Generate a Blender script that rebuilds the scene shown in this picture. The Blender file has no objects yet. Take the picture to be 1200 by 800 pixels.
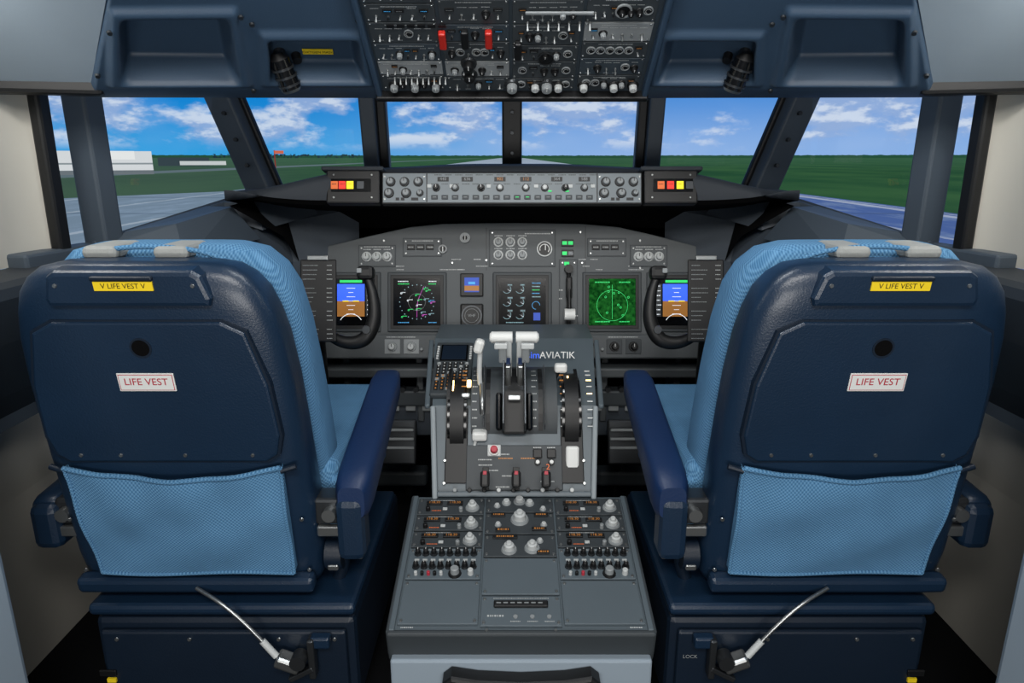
import bpy, bmesh, math, random
from mathutils import Matrix, Vector
random.seed(7)
sc = bpy.context.scene
sc.view_settings.view_transform = 'Standard'
sc.view_settings.look = 'None'

# ------------------------------------------------------------ materials
def lin(h):
    h = h.lstrip('#'); o = []
    for i in (0, 2, 4):
        c = int(h[i:i+2], 16)/255
        o.append(c/12.92 if c <= .04045 else ((c+.055)/1.055)**2.4)
    return (*o, 1)
MATS = {}
def mat(name, col, rough=.5, metal=0, emit=0, bump=0, bscale=300, var=0, spec=.5, coat=0):
    m = bpy.data.materials.new(name); m.use_nodes = True
    nt = m.node_tree; p = nt.nodes['Principled BSDF']; c = lin(col)
    p.inputs['Base Color'].default_value = c
    p.inputs['Roughness'].default_value = rough
    p.inputs['Metallic'].default_value = metal
    p.inputs['Specular IOR Level'].default_value = spec
    p.inputs['Coat Weight'].default_value = coat
    p.inputs['Coat Roughness'].default_value = .25
    if emit:
        p.inputs['Emission Color'].default_value = c
        p.inputs['Emission Strength'].default_value = emit
    tc = nt.nodes.new('ShaderNodeTexCoord')
    n = nt.nodes.new('ShaderNodeTexNoise'); n.inputs['Scale'].default_value = 9; n.inputs['Detail'].default_value = 5
    nt.links.new(tc.outputs['Object'], n.inputs['Vector'])
    if var and not emit:
        mx = nt.nodes.new('ShaderNodeMix'); mx.data_type = 'RGBA'
        mx.inputs['A'].default_value = tuple(max(0, x*(1-var)) for x in c[:3])+(1,)
        mx.inputs['B'].default_value = tuple(min(1, x*(1+var)) for x in c[:3])+(1,)
        nt.links.new(n.outputs['Fac'], mx.inputs['Factor'])
        nt.links.new(mx.outputs['Result'], p.inputs['Base Color'])
    if bump:
        n2 = nt.nodes.new('ShaderNodeTexNoise'); n2.inputs['Scale'].default_value = bscale
        nt.links.new(tc.outputs['Object'], n2.inputs['Vector'])
        b = nt.nodes.new('ShaderNodeBump'); b.inputs['Strength'].default_value = bump; b.inputs['Distance'].default_value = .001
        nt.links.new(n2.outputs['Fac'], b.inputs['Height']); nt.links.new(b.outputs['Normal'], p.inputs['Normal'])
    MATS[name] = m
    return m
mat('navy', '#12273d', .38, bump=.45, bscale=330, var=.18, coat=.18)
mat('navy_dark', '#0b1a2a', .45, bump=.25, var=.15)
mat('navy_vinyl', '#10294f', .45, bump=.3, bscale=250, var=.1)
mat('black', '#0b0c0e', .5)
mat('black_gloss', '#08090b', .15)
mat('blackmatte', '#060607', .9, spec=.1)
mat('panel', '#4f5457', .55, bump=.15, var=.08)
mat('panel_d', '#373d41', .55, bump=.15, var=.08)
mat('panel_ped', '#566168', .45, bump=.15, var=.08)
mat('panel_l', '#868f94', .5, var=.05)
mat('mcp', '#798287', .5, var=.05)
mat('ovh', '#374149', .5, var=.08)
mat('liner', '#34485d', .45, bump=.3, bscale=500, var=.08)
mat('ceil', '#8f9da9', .6, bump=.1, var=.04)
mat('post', '#454f59', .55, bump=.1, var=.08)
mat('glare', '#2c3239', .7, bump=.4, bscale=600, var=.1)
mat('wallw', '#c2bfb5', .7, bump=.05, var=.04)
mat('console', '#434b54', .6, bump=.2, var=.1)
mat('ledge', '#23292f', .6, bump=.2, var=.1)
mat('white', '#dcdedc', .4)
mat('offw', '#bcc0c0', .4)
mat('gray', '#8a8f91', .45)
mat('metal', '#a5a8a8', .3, metal=.9)
mat('steel_d', '#4a4d50', .35, metal=.8)
mat('red', '#c02a20', .4)
mat('redtxt', '#b03040', .5)
mat('yellow', '#f0d020', .5)
mat('tan', '#8f9290', .8, bump=.8, bscale=150)
mat('carpet', '#131416', .95, bump=.8, bscale=200, spec=.1)
mat('e_white', '#d8dee4', emit=.8)
mat('e_blue', '#2a58e0', emit=1)
mat('e_blued', '#1c3f9a', emit=.8)
mat('e_brown', '#8a5a22', emit=.8)
mat('e_green', '#20c060', emit=.9)
mat('e_mag', '#b84cb0', emit=.7)
mat('e_cyan', '#3c90c8', emit=.7)
mat('e_teal', '#86aab4', emit=.6)
mat('e_amber', '#e09038', emit=1.0)
mat('e_dimamber', '#a06a34', emit=.45)
mat('e_orange', '#c8602a', emit=.6)
mat('e_yellow', '#f0d820', emit=.8)
mat('e_red', '#e03020', emit=.7)
mat('lamp_warm', '#ffd890', emit=4)

def fabric():
    m = bpy.data.materials.new('blue_fabric'); m.use_nodes = True
    nt = m.node_tree; p = nt.nodes['Principled BSDF']; L = nt.links.new
    tc = nt.nodes.new('ShaderNodeTexCoord')
    sep = nt.nodes.new('ShaderNodeSeparateXYZ'); L(tc.outputs['Object'], sep.inputs[0])
    def s(o, k):
        a = nt.nodes.new('ShaderNodeMath'); a.operation = 'MULTIPLY'; a.inputs[1].default_value = k; L(o, a.inputs[0])
        b = nt.nodes.new('ShaderNodeMath'); b.operation = 'SINE'; L(a.outputs[0], b.inputs[0]); return b.outputs[0]
    mu = nt.nodes.new('ShaderNodeMath'); mu.operation = 'MULTIPLY'
    yz = nt.nodes.new('ShaderNodeMath'); yz.operation = 'SUBTRACT'; L(sep.outputs[2], yz.inputs[0]); L(sep.outputs[1], yz.inputs[1])
    L(s(sep.outputs[0], 1000), mu.inputs[0]); L(s(yz.outputs[0], 1000), mu.inputs[1])
    mx = nt.nodes.new('ShaderNodeMix'); mx.data_type = 'RGBA'
    mx.inputs['A'].default_value = lin('#3b688e'); mx.inputs['B'].default_value = lin('#6896bb')
    mr = nt.nodes.new('ShaderNodeMapRange'); mr.inputs[1].default_value = -1; mr.inputs[2].default_value = 1
    L(mu.outputs[0], mr.inputs[0]); L(mr.outputs[0], mx.inputs['Factor'])
    n = nt.nodes.new('ShaderNodeTexNoise'); n.inputs['Scale'].default_value = 14; L(tc.outputs['Object'], n.inputs['Vector'])
    hs = nt.nodes.new('ShaderNodeHueSaturation'); L(mx.outputs['Result'], hs.inputs['Color'])
    m2 = nt.nodes.new('ShaderNodeMapRange'); m2.inputs[3].default_value = .8; m2.inputs[4].default_value = 1.15; L(n.outputs['Fac'], m2.inputs[0]); L(m2.outputs[0], hs.inputs['Value'])
    L(hs.outputs['Color'], p.inputs['Base Color']); p.inputs['Roughness'].default_value = .95
    p.inputs['Specular IOR Level'].default_value = .15
    b = nt.nodes.new('ShaderNodeBump'); b.inputs['Strength'].default_value = .5; b.inputs['Distance'].default_value = .002
    L(mr.outputs[0], b.inputs['Height']); L(b.outputs['Normal'], p.inputs['Normal'])
    MATS['fabric'] = m
fabric()
def terrain():
    m = bpy.data.materials.new('radar_green'); m.use_nodes = True
    nt = m.node_tree; nt.nodes.clear(); L = nt.links.new
    o = nt.nodes.new('ShaderNodeOutputMaterial'); e = nt.nodes.new('ShaderNodeEmission')
    tc = nt.nodes.new('ShaderNodeTexCoord'); n = nt.nodes.new('ShaderNodeTexNoise'); n.inputs['Scale'].default_value = 90
    r = nt.nodes.new('ShaderNodeValToRGB'); r.color_ramp.elements[0].color = lin('#0c3f16'); r.color_ramp.elements[1].color = lin('#27762f')
    r.color_ramp.elements[0].position = .35; r.color_ramp.elements[1].position = .7
    L(tc.outputs['Object'], n.inputs['Vector']); L(n.outputs['Fac'], r.inputs[0]); L(r.outputs[0], e.inputs[0]); L(e.outputs[0], o.inputs[0])
    e.inputs[1].default_value = .8
    MATS['terrain'] = m
terrain()
def glassmat():
    m = bpy.data.materials.new('window_glass'); m.use_nodes = True
    nt = m.node_tree; nt.nodes.clear(); L = nt.links.new
    o = nt.nodes.new('ShaderNodeOutputMaterial'); t = nt.nodes.new('ShaderNodeBsdfTransparent'); g = nt.nodes.new('ShaderNodeBsdfGlossy')
    g.inputs['Roughness'].default_value = .02; t.inputs[0].default_value = (.97, .98, .98, 1)
    x = nt.nodes.new('ShaderNodeMixShader'); x.inputs[0].default_value = .02
    L(t.outputs[0], x.inputs[1]); L(g.outputs[0], x.inputs[2]); L(x.outputs[0], o.inputs[0])
    MATS['glass'] = m
glassmat()

# ------------------------------------------------------------ mesh builder
class B:
    def __init__(s, name):
        s.name = name; s.v = []; s.f = []; s.m = []; s.sm = []; s.slots = []
        s.M = Matrix.Identity(4)
    def slot(s, m):
        if m not in s.slots: s.slots.append(m)
        return s.slots.index(m)
    def add(s, verts, faces, m, smooth=False, M=None):
        M = s.M @ M if M is not None else s.M
        o = len(s.v); k = s.slot(m)
        s.v += [M @ Vector(p) for p in verts]
        for f in faces:
            s.f.append([o+i for i in f]); s.m.append(k); s.sm.append(smooth)
    def addbm(s, bm, m, smooth=False, M=None):
        bm.verts.ensure_lookup_table(); bm.verts.index_update()
        s.add([v.co.copy() for v in bm.verts], [[v.index for v in f.verts] for f in bm.faces], m, smooth, M); bm.free()
    def box(s, c, d, m, bev=0, M=None, rot=None, seg=2, taper=None):
        bm = bmesh.new(); bmesh.ops.create_cube(bm, size=1)
        for v in bm.verts:
            v.co = Vector((v.co.x*d[0], v.co.y*d[1], v.co.z*d[2]))
            if taper and v.co.z > 0: v.co.x *= taper[0]; v.co.y *= taper[1]
        if bev: bmesh.ops.bevel(bm, geom=bm.edges[:], offset=bev, segments=seg, affect='EDGES', profile=.5)
        T = Matrix.Translation(c)
        if rot: T = T @ Matrix.Rotation(rot[2], 4, 'Z') @ Matrix.Rotation(rot[1], 4, 'Y') @ Matrix.Rotation(rot[0], 4, 'X')
        s.addbm(bm, m, False, (M @ T) if M is not None else T)
    def cone(s, p0, p1, r0, r1, m, seg=14, M=None):
        p0 = Vector(p0); p1 = Vector(p1); d = p1-p0; L = d.length
        q = d.to_track_quat('Z', 'Y').to_matrix().to_4x4(); T = Matrix.Translation(p0) @ q
        vs = []; 
        for z, r in ((0, r0), (L, r1)):
            for i in range(seg):
                a = 2*math.pi*i/seg; vs.append((r*math.cos(a), r*math.sin(a), z))
        T2 = (M @ T) if M is not None else T
        s.add(vs, [[i, (i+1) % seg, seg+(i+1) % seg, seg+i] for i in range(seg)], m, True, T2)
        s.add(vs, [list(range(seg))[::-1], list(range(seg, 2*seg))], m, False, T2)
    def ring(s, c, ro, ri, h, m, seg=24, M=None):
        vs = []
        for z, r in ((0, ro), (h, ro), (h, ri), (0, ri)):
            for i in range(seg):
                a = 2*math.pi*i/seg; vs.append((c[0]+r*math.cos(a), c[1]+r*math.sin(a), c[2]+z))
        fs = []
        for k in range(3):
            for i in range(seg):
                j = (i+1) % seg; fs.append([k*seg+i, k*seg+j, (k+1)*seg+j, (k+1)*seg+i])
        s.add(vs, fs, m, False, M)
    def arc(s, c, r, a0, a1, w, m, n=20, M=None):
        vs = []
        for i in range(n+1):
            a = math.radians(a0+(a1-a0)*i/n)
            for q in (r-w/2, r+w/2): vs.append((c[0]+q*math.cos(a), c[1]+q*math.sin(a), c[2]))
        s.add(vs, [[2*i, 2*i+1, 2*i+3, 2*i+2] for i in range(n)], m, False, M)
    def poly(s, pts, z0, z1, m, bev=0, M=None):
        bm = bmesh.new(); vs = [bm.verts.new((p[0], p[1], z0)) for p in pts]
        f = bm.faces.new(vs); r = bmesh.ops.extrude_face_region(bm, geom=[f])
        for e in r['geom']:
            if isinstance(e, bmesh.types.BMVert): e.co.z = z1
        bmesh.ops.recalc_face_normals(bm, faces=bm.faces[:])
        if bev: 
            es = [e for e in bm.edges if all(abs(v.co.z-z1) < 1e-6 for v in e.verts)]
            bmesh.ops.bevel(bm, geom=es, offset=bev, segments=2, affect='EDGES', profile=.5)
        s.addbm(bm, m, False, M)
    def tube(s, pts, r, m, seg=10, M=None, sub=6):
        P = [Vector(p) for p in pts]
        if len(P) > 2 and sub > 1:
            Q = []; E = [P[0]*2-P[1]]+P+[P[-1]*2-P[-2]]
            for i in range(1, len(E)-2):
                for k in range(sub):
                    t = k/sub; a, b, c, d = E[i-1:i+3]
                    Q.append(.5*((2*b)+(c-a)*t+(2*a-5*b+4*c-d)*t*t+(3*b-a-3*c+d)*t**3))
            Q.append(P[-1]); P = Q
        n = len(P); vs = []
        rr = r if callable(r) else (lambda t: r)
        up = None
        for i, p in enumerate(P):
            d = (P[min(i+1, n-1)]-P[max(i-1, 0)]).normalized()
            if up is None: up = d.orthogonal().normalized()
            up = (up-d*up.dot(d)).normalized(); sd = d.cross(up)
            for k in range(seg):
                a = 2*math.pi*k/seg; vs.append(p+(up*math.cos(a)+sd*math.sin(a))*rr(i/(n-1)))
        fs = [[i*seg+k, i*seg+(k+1) % seg, (i+1)*seg+(k+1) % seg, (i+1)*seg+k] for i in range(n-1) for k in range(seg)]
        s.add(vs, fs, m, True, M)
        s.add(vs, [list(range(seg))[::-1], list(range((n-1)*seg, n*seg))], m, False, M)
    def grid(s, f, nu, nv, m, smooth=True, M=None, closed=False):
        vs = [f(i/nu, j/nv) for j in range(nv+1) for i in range(nu+(0 if closed else 1))]
        w = nu if closed else nu+1
        fs = [[j*w+i, j*w+(i+1) % w, (j+1)*w+(i+1) % w, (j+1)*w+i] for j in range(nv) for i in range(nu)]
        s.add(vs, fs, m, smooth, M)
    def text(s, t, c, h, m, M=None, align='CENTER', wscale=1):
        cu = bpy.data.curves.new('t', 'FONT'); cu.body = t; cu.size = h; cu.align_x = align; cu.align_y = 'CENTER'; cu.extrude = h*.01
        cu.resolution_u = 3
        ob = bpy.data.objects.new('t', cu); bpy.context.collection.objects.link(ob)
        dg = bpy.context.evaluated_depsgraph_get(); me = ob.evaluated_get(dg).to_mesh()
        T = Matrix.Translation(c) @ Matrix.Diagonal((wscale, 1, 1, 1))
        s.add([v.co.copy() for v in me.vertices], [list(p.vertices) for p in me.polygons], m, False, (M @ T) if M is not None else T)
        ob.to_mesh_clear(); bpy.data.objects.remove(ob); bpy.data.curves.remove(cu)
    def done(s, off=(0, 0, 0)):
        me = bpy.data.meshes.new(s.name); me.from_pydata([tuple(v) for v in s.v], [], s.f)
        for k in s.slots: me.materials.append(MATS[k])
        me.polygons.foreach_set('material_index', s.m); me.polygons.foreach_set('use_smooth', s.sm)
        me.update()
        ob = bpy.data.objects.new(s.name, me); bpy.context.collection.objects.link(ob)
        ob.location = off
        return ob

def frame(o, x, v, k=1):
    x = Vector(x).normalized(); v = Vector(v).normalized(); n = x.cross(v)
    M = Matrix(((x.x, v.x, n.x, o[0]), (x.y, v.y, n.y, o[1]), (x.z, v.z, n.z, o[2]), (0, 0, 0, 1)))
    return M @ Matrix.Scale(k, 4)

# small hardware (u, v in the panel plane, z out of panel)
def knob(b, M, u, v, r, h, m='black', skirt=None, ptr=None, seg=14):
    if skirt: b.cone((u, v, 0), (u, v, h*.25), r*1.45, r*1.3, skirt, seg, M)
    b.cone((u, v, 0), (u, v, h*.9), r, r*.9, m, seg, M); b.cone((u, v, h*.9), (u, v, h), r*.9, r*.7, m, seg, M)
    if ptr: b.box((u, v+r*.4, h), (r*.18, r*.9, h*.06), ptr, 0, M)
def toggle(b, M, u, v, k, m='offw', tilt=.3):
    b.cone((u, v, 0), (u, v, k*.5), k*.55, k*.45, 'metal', 8, M)
    b.cone((u, v, k*.4), (u, v+tilt*k*2, k*2.2), k*.16, k*.34, m, 8, M)
def legend(b, M, u, v, w, h, m='offw', z=.0006):
    # row of small engraved letter strokes
    x = u-w/2
    while x < u+w/2:
        l = random.uniform(.35, 1.0)*h
        b.add([(x, v-h/2, z), (x+l, v-h/2, z), (x+l, v+h/2, z), (x, v+h/2, z)], [[0, 1, 2, 3]], m, False, M)
        x += l+h*.45
def screw(b, M, u, v, r): b.cone((u, v, 0), (u, v, r*.5), r, r*.8, 'metal', 8, M)

X = (1, 0, 0)
# ------------------------------------------------------------ simulator projection screen
def screenmat():
    m = bpy.data.materials.new('projected_airfield'); m.use_nodes = True
    nt = m.node_tree; nt.nodes.clear(); L = nt.links.new
    def val(x, sock):
        if isinstance(x, (int, float)): sock.default_value = x
        else: L(x, sock)
    def mth(op, a, b=0, c=0):
        n = nt.nodes.new('ShaderNodeMath'); n.operation = op
        val(a, n.inputs[0]); val(b, n.inputs[1]); val(c, n.inputs[2]); return n.outputs[0]
    def mix(f, a, b):
        n = nt.nodes.new('ShaderNodeMix'); n.data_type = 'RGBA'; val(f, n.inputs['Factor'])
        for k, q in (('A', a), ('B', b)):
            if isinstance(q, str): n.inputs[k].default_value = lin(q)
            else: L(q, n.inputs[k])
        return n.outputs['Result']
    def ss(x, a, b):
        n = nt.nodes.new('ShaderNodeMapRange'); n.interpolation_type = 'SMOOTHSTEP'
        val(x, n.inputs[0]); n.inputs[1].default_value = a; n.inputs[2].default_value = b; return n.outputs[0]
    def noise(x, y, z=0, sc_=1, det=5, rough=.55):
        c = nt.nodes.new('ShaderNodeCombineXYZ'); val(x, c.inputs[0]); val(y, c.inputs[1]); val(z, c.inputs[2])
        n = nt.nodes.new('ShaderNodeTexNoise'); n.inputs['Scale'].default_value = sc_; n.inputs['Detail'].default_value = det
        n.inputs['Roughness'].default_value = rough; L(c.outputs[0], n.inputs['Vector']); return n.outputs['Fac']
    g = nt.nodes.new('ShaderNodeNewGeometry'); sp = nt.nodes.new('ShaderNodeSeparateXYZ'); L(g.outputs['Position'], sp.inputs[0])
    dx, dy = sp.outputs[0], sp.outputs[1]; dz = mth('SUBTRACT', sp.outputs[2], 1.216)
    az = mth('ARCTAN2', dx, dy)
    hd = mth('SQRT', mth('ADD', mth('MULTIPLY', dx, dx), mth('MULTIPLY', dy, dy))); el = mth('DIVIDE', dz, hd)
    def rect(a0, a1, e0, e1):
        return mth('MULTIPLY', mth('MULTIPLY', mth('GREATER_THAN', az, a0), mth('LESS_THAN', az, a1)),
                   mth('MULTIPLY', mth('GREATER_THAN', el, e0), mth('LESS_THAN', el, e1)))
    side = ss(az, -.36, .15)
    low = mix(side, '#3aa4e6', '#8fb6ec'); top = mix(side, '#0a84d8', '#4f92e0')
    sky = mix(ss(el, 0, .09), low, top)
    ax = mth('MULTIPLY', az, 8)
    n1 = noise(ax, mth('MULTIPLY', el, 17), 4.45, 1, 6, .58)
    shift = noise(ax, mth('MULTIPLY', mth('ADD', el, .008), 17), 4.45, 1, 6, .58)
    n2 = noise(mth('MULTIPLY', az, 4), mth('MULTIPLY', el, 9), 8.3, 1, 3)
    cl = mth('MULTIPLY', ss(n1, .43, .56), mth('MULTIPLY', ss(el, .004, .026), mth('SUBTRACT', 1, mth('MULTIPLY', ss(el, .070, .10), .7))))
    lit = ss(mth('SUBTRACT', n1, shift), -.04, .05)
    ccol = mix(lit, '#9db6e0', '#dfe8f5')
    sky = mix(mth('MULTIPLY', ss(n2, .5, .7), .22), sky, '#b9cdee')
    sky = mix(mth('MULTIPLY', cl, .82), sky, ccol)
    # ground projection, eye 4 m above the apron
    nz = mth('MAXIMUM', mth('MULTIPLY', dz, -1), .0005)
    gx = mth('MULTIPLY', mth('DIVIDE', dx, nz), 4); gy = mth('MULTIPLY', mth('DIVIDE', dy, nz), 4)
    gn = noise(gx, mth('MULTIPLY', gy, .4), 0, .05, 4)
    grass = mix(ss(gn, .3, .7), '#234a34', '#355c3c')
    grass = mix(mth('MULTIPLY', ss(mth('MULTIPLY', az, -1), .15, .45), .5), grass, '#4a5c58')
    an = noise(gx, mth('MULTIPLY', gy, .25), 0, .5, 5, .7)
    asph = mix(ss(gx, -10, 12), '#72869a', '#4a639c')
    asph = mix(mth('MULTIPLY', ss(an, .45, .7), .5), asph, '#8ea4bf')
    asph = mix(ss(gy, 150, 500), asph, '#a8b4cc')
    wav = mth('ABSOLUTE', mth('SUBTRACT', mth('FRACT', mth('MULTIPLY', mth('ADD', gx, mth('MULTIPLY', an, 1.5)), .11)), .5))
    asph = mix(mth('MULTIPLY', mth('LESS_THAN', wav, .03), .35), asph, '#c9d3df')
    wv2 = mth('ABSOLUTE', mth('SUBTRACT', mth('FRACT', mth('MULTIPLY', gy, .05)), .5))
    asph = mix(mth('MULTIPLY', mth('LESS_THAN', wv2, .03), .3), asph, '#3f4f66')
    lf = mth('MAXIMUM', mth('GREATER_THAN', gx, -34), mth('LESS_THAN', gy, mth('ADD', 132, mth('MULTIPLY', gx, 1.45))))
    mk = mth('MULTIPLY', lf, mth('LESS_THAN', gx, 32))
    grd = mix(mk, grass, asph)
    edge = mth('LESS_THAN', mth('ABSOLUTE', mth('SUBTRACT', gx, 30)), .5)
    grd = mix(mth('MULTIPLY', edge, .5), grd, '#c8d0dc')
    t2 = mth('MULTIPLY', mth('LESS_THAN', gx, -85), mth('GREATER_THAN', gx, -100)); grd = mix(t2, grd, '#5f7078')
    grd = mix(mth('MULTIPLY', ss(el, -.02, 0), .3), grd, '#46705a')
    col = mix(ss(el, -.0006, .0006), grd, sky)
    tr = mth('MULTIPLY', mth('LESS_THAN', el, mth('MULTIPLY', noise(mth('MULTIPLY', az, 120), 0), .003)), mth('GREATER_THAN', el, -.002))
    col = mix(tr, col, '#26503a')
    town = mth('MULTIPLY', rect(-.40, -.2, -.002, .003), mth('GREATER_THAN', noise(mth('MULTIPLY', az, 260), mth('MULTIPLY', el, 300), 0, 1, 1), .52))
    col = mix(town, col, '#20323e')
    col = mix(rect(-.60, -.471, -.022, .006), col, '#d9dde0')
    col = mix(rect(-.60, -.471, -.010, -.008), col, '#8d979c')
    col = mix(rect(-.52, -.49, -.004, .0062), col, '#eceeee')
    col = mix(rect(-.60, -.471, -.022, -.017), col, '#6d767c')
    col = mix(rect(-.465, -.405, -.012, -.0015), col, '#37454c')
    col = mix(rect(-.44, -.385, -.011, -.006), col, '#c9cfd0')
    col = mix(rect(-.3245, -.323, -.02, .008), col, '#8a3530')
    col = mix(rect(-.324, -.312, .0035, .0075), col, '#d06a50')
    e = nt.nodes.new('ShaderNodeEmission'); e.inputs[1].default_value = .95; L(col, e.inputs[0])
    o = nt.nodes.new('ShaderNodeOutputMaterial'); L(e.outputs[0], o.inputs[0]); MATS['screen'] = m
screenmat()
b = B('projection_screen')
R = 3.7
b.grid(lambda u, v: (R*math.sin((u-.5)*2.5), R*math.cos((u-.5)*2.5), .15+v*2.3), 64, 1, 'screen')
b.done()

# ------------------------------------------------------------ room shell
b = B('floor'); b.box((0, 1.2, .135), (2.7, 3.0, .03), 'carpet'); b.done()
for s, nm in ((-1, 'left'), (1, 'right')):
    b = B('wall_'+nm)
    def q(y0, y1, p, m):
        vs = [(s*x, y, z) for y in (y0, y1) for x, z in p]; n = len(p)
        b.add(vs, [[i, i+1, n+i+1, n+i] for i in range(n-1)], m)
    # upper lining, curving in toward the aft window post
    pl = [(-.975, .9), (-.972, 1.2), (-.965, 1.32), (-.952, 1.385), (-.932, 1.405)]
    b.add([(s*x, y, z) for z in (1.0, 1.55) for x, y in pl], [[i, i+1, 6+i, 5+i] for i in range(4)], 'wallw', True)
    q(.9, 2.1, [(-.955, .74), (-.99, .55), (-1.02, .15)], 'wallw')
    b.done()
    b = B('side_console' if s < 0 else 'side_console.001')
    # ledge with rolled edge
    pr = [(-.962, 1.0), (-.86, 1.0), (-.845, .992), (-.838, .975), (-.85, .90), (-.885, .80), (-.91, .745), (-.93, .725), (-.952, .745)]
    q(.905, 1.42, pr, 'ledge')
    pr2 = [(-.95, .748), (-.93, .725), (-.90, .735), (-.905, .76)]
    q(.905, 1.42, pr2, 'post')
    # forward faceted sill below the side window
    A = [(-.95, 1.42, 1.015), (-.79, 1.96, 1.10), (-.50, 2.14, 1.16)]
    C = [(-.80, 1.42, .99), (-.64, 1.94, 1.03), (-.46, 2.08, 1.06)]
    D = [(-.78, 1.42, .90), (-.62, 1.93, .92), (-.46, 2.06, .92)]
    E = [(-.90, 1.42, .3), (-.86, 1.93, .3), (-.5, 2.06, .3)]
    vs = [(s*p[0], p[1], p[2]) for r in (A, C, D, E) for p in r]
    b.add(vs, [[k*3+i, k*3+i+1, k*3+4+i, k*3+3+i] for k in range(3) for i in range(2)], 'console')
    b.add([(s*x, 1.42, z) for x, z in ((-.95, 1.015), (-.80, .99), (-.78, .9), (-.9, .3), (-1.0, .3))], [[0, 1, 2, 3, 4]], 'console')
    # wedge-shaped stowage boxes on the sill
    bx = [(-.88, 1.50, 1.02), (-.72, 1.50, .985), (-.66, 1.80, 1.0), (-.80, 1.80, 1.05)]
    tp = [(-.865, 1.54, 1.045), (-.76, 1.56, 1.06), (-.71, 1.76, 1.085), (-.785, 1.78, 1.085)]
    vs = [(s*p[0], p[1], p[2]) for p in bx+tp]
    b.add(vs, [[4, 5, 6, 7], [0, 1, 5, 4], [1, 2, 6, 5], [2, 3, 7, 6], [3, 0, 4, 7]], 'post')
    bx = [(-.78, 1.82, 1.06), (-.66, 1.82, 1.02), (-.56, 2.0, 1.05), (-.70, 2.0, 1.10)]
    tp = [(-.76, 1.84, 1.09), (-.67, 1.85, 1.10), (-.60, 1.97, 1.12), (-.69, 1.98, 1.125)]
    vs = [(s*p[0], p[1], p[2]) for p in bx+tp]
    b.add(vs, [[4, 5, 6, 7], [0, 1, 5, 4], [1, 2, 6, 5], [2, 3, 7, 6], [3, 0, 4, 7]], 'console')
    b.done()
b = B('wall_back')
for s in (-1, 1):
    b.box((s*1.05, .86, .95), (.60, .07, 1.65), 'ceil', .012)
b.done()
b = B('wall_front'); b.box((0, 2.25, .56), (2.0, .03, .88), 'blackmatte'); b.box((0, 2.25, 1.05), (1.16, .03, .16), 'blackmatte'); b.done()

# window frames
b = B('windshield_frame')
def bar(p, q_, w, d, m='post', out=(0, -1, 0), bev=.006):
    p = Vector(p); q_ = Vector(q_); v = (q_-p); L = v.length; v.normalize()
    o = Vector(out); x = v.cross(o).normalized(); o = x.cross(v).normalized()*1
    M = Matrix(((x.x, v.x, o.x, p.x), (x.y, v.y, o.y, p.y), (x.z, v.z, o.z, p.z), (0, 0, 0, 1)))
    b.box((0, L/2, 0), (w, L, d), m, bev, M)
bar((0, 2.25, 1.10), (0, 2.22, 1.5), .062, .05, 'black')
for k in range(3): b.cone((0, 2.2, 1.22+k*.06), (0, 2.185, 1.22+k*.06), .005, .005, 'steel_d')
for s in (-1, 1):
    bar((s*.425, 2.17, 1.08), (s*.432, 2.13, 1.5), .046, .05, 'post')
    bar((s*.39, 2.19, 1.08), (s*.395, 2.16, 1.5), .03, .04, 'black')
    bar((s*.69, 1.97, 1.08), (s*.825, 1.93, 1.5), .075, .05, 'post', (s*.3, -1, 0))
    bar((s*.675, 1.99, 1.08), (s*.81, 1.95, 1.5), .085, .02, 'black', (s*.3, -1, 0))
    for k in range(5):
        t = .25+.16*k; b.cone((s*(.69+.135*t), 1.944-.04*t, 1.08+.42*t), (s*(.69+.135*t), 1.93-.04*t, 1.08+.42*t), .005, .005, 'steel_d')
    bar((s*.903, 1.52, .98), (s*.895, 1.50, 1.5), .062, .05, 'post', (s*.3, -1, 0))
    bar((s*.926, 1.405, .98), (s*.914, 1.395, 1.5), .026, .03, 'black', (s*.2, -1, 0))
    # header rail and lower rail
    P = [(0, 2.24), (s*.43, 2.16), (s*.79, 1.95), (s*.905, 1.5), (s*.95, 1.3)]
    for i in range(4):
        bar((*P[i], 1.46), (*P[i+1], 1.46), .09, .05, 'post', (0, -1, 0))
    Z = [1.15, 1.15, 1.085, 1.0, 1.0]
    P = [(0, 2.25), (s*.43, 2.18), (s*.72, 1.98), (s*.92, 1.5), (s*.95, 1.3)]
    for i in range(4):
        bar((*P[i], Z[i]), (*P[i+1], Z[i+1]), .05, .05, 'post', (0, -1, 0))
b.done()
k = 1
for s in (-1, 1):
    P = [(0, 2.26), (s*.43, 2.18), (s*.76, 1.97), (s*.92, 1.52), (s*.945, 1.42)]
    for i in range(4):
        g = B('window_%d' % k); k += 1
        a, c = P[i], P[i+1]
        g.add([(a[0], a[1], 1.03), (c[0], c[1], 1.03), (c[0], c[1], 1.44), (a[0], a[1], 1.44)], [[0, 1, 2, 3]], 'glass'); g.done()

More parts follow.
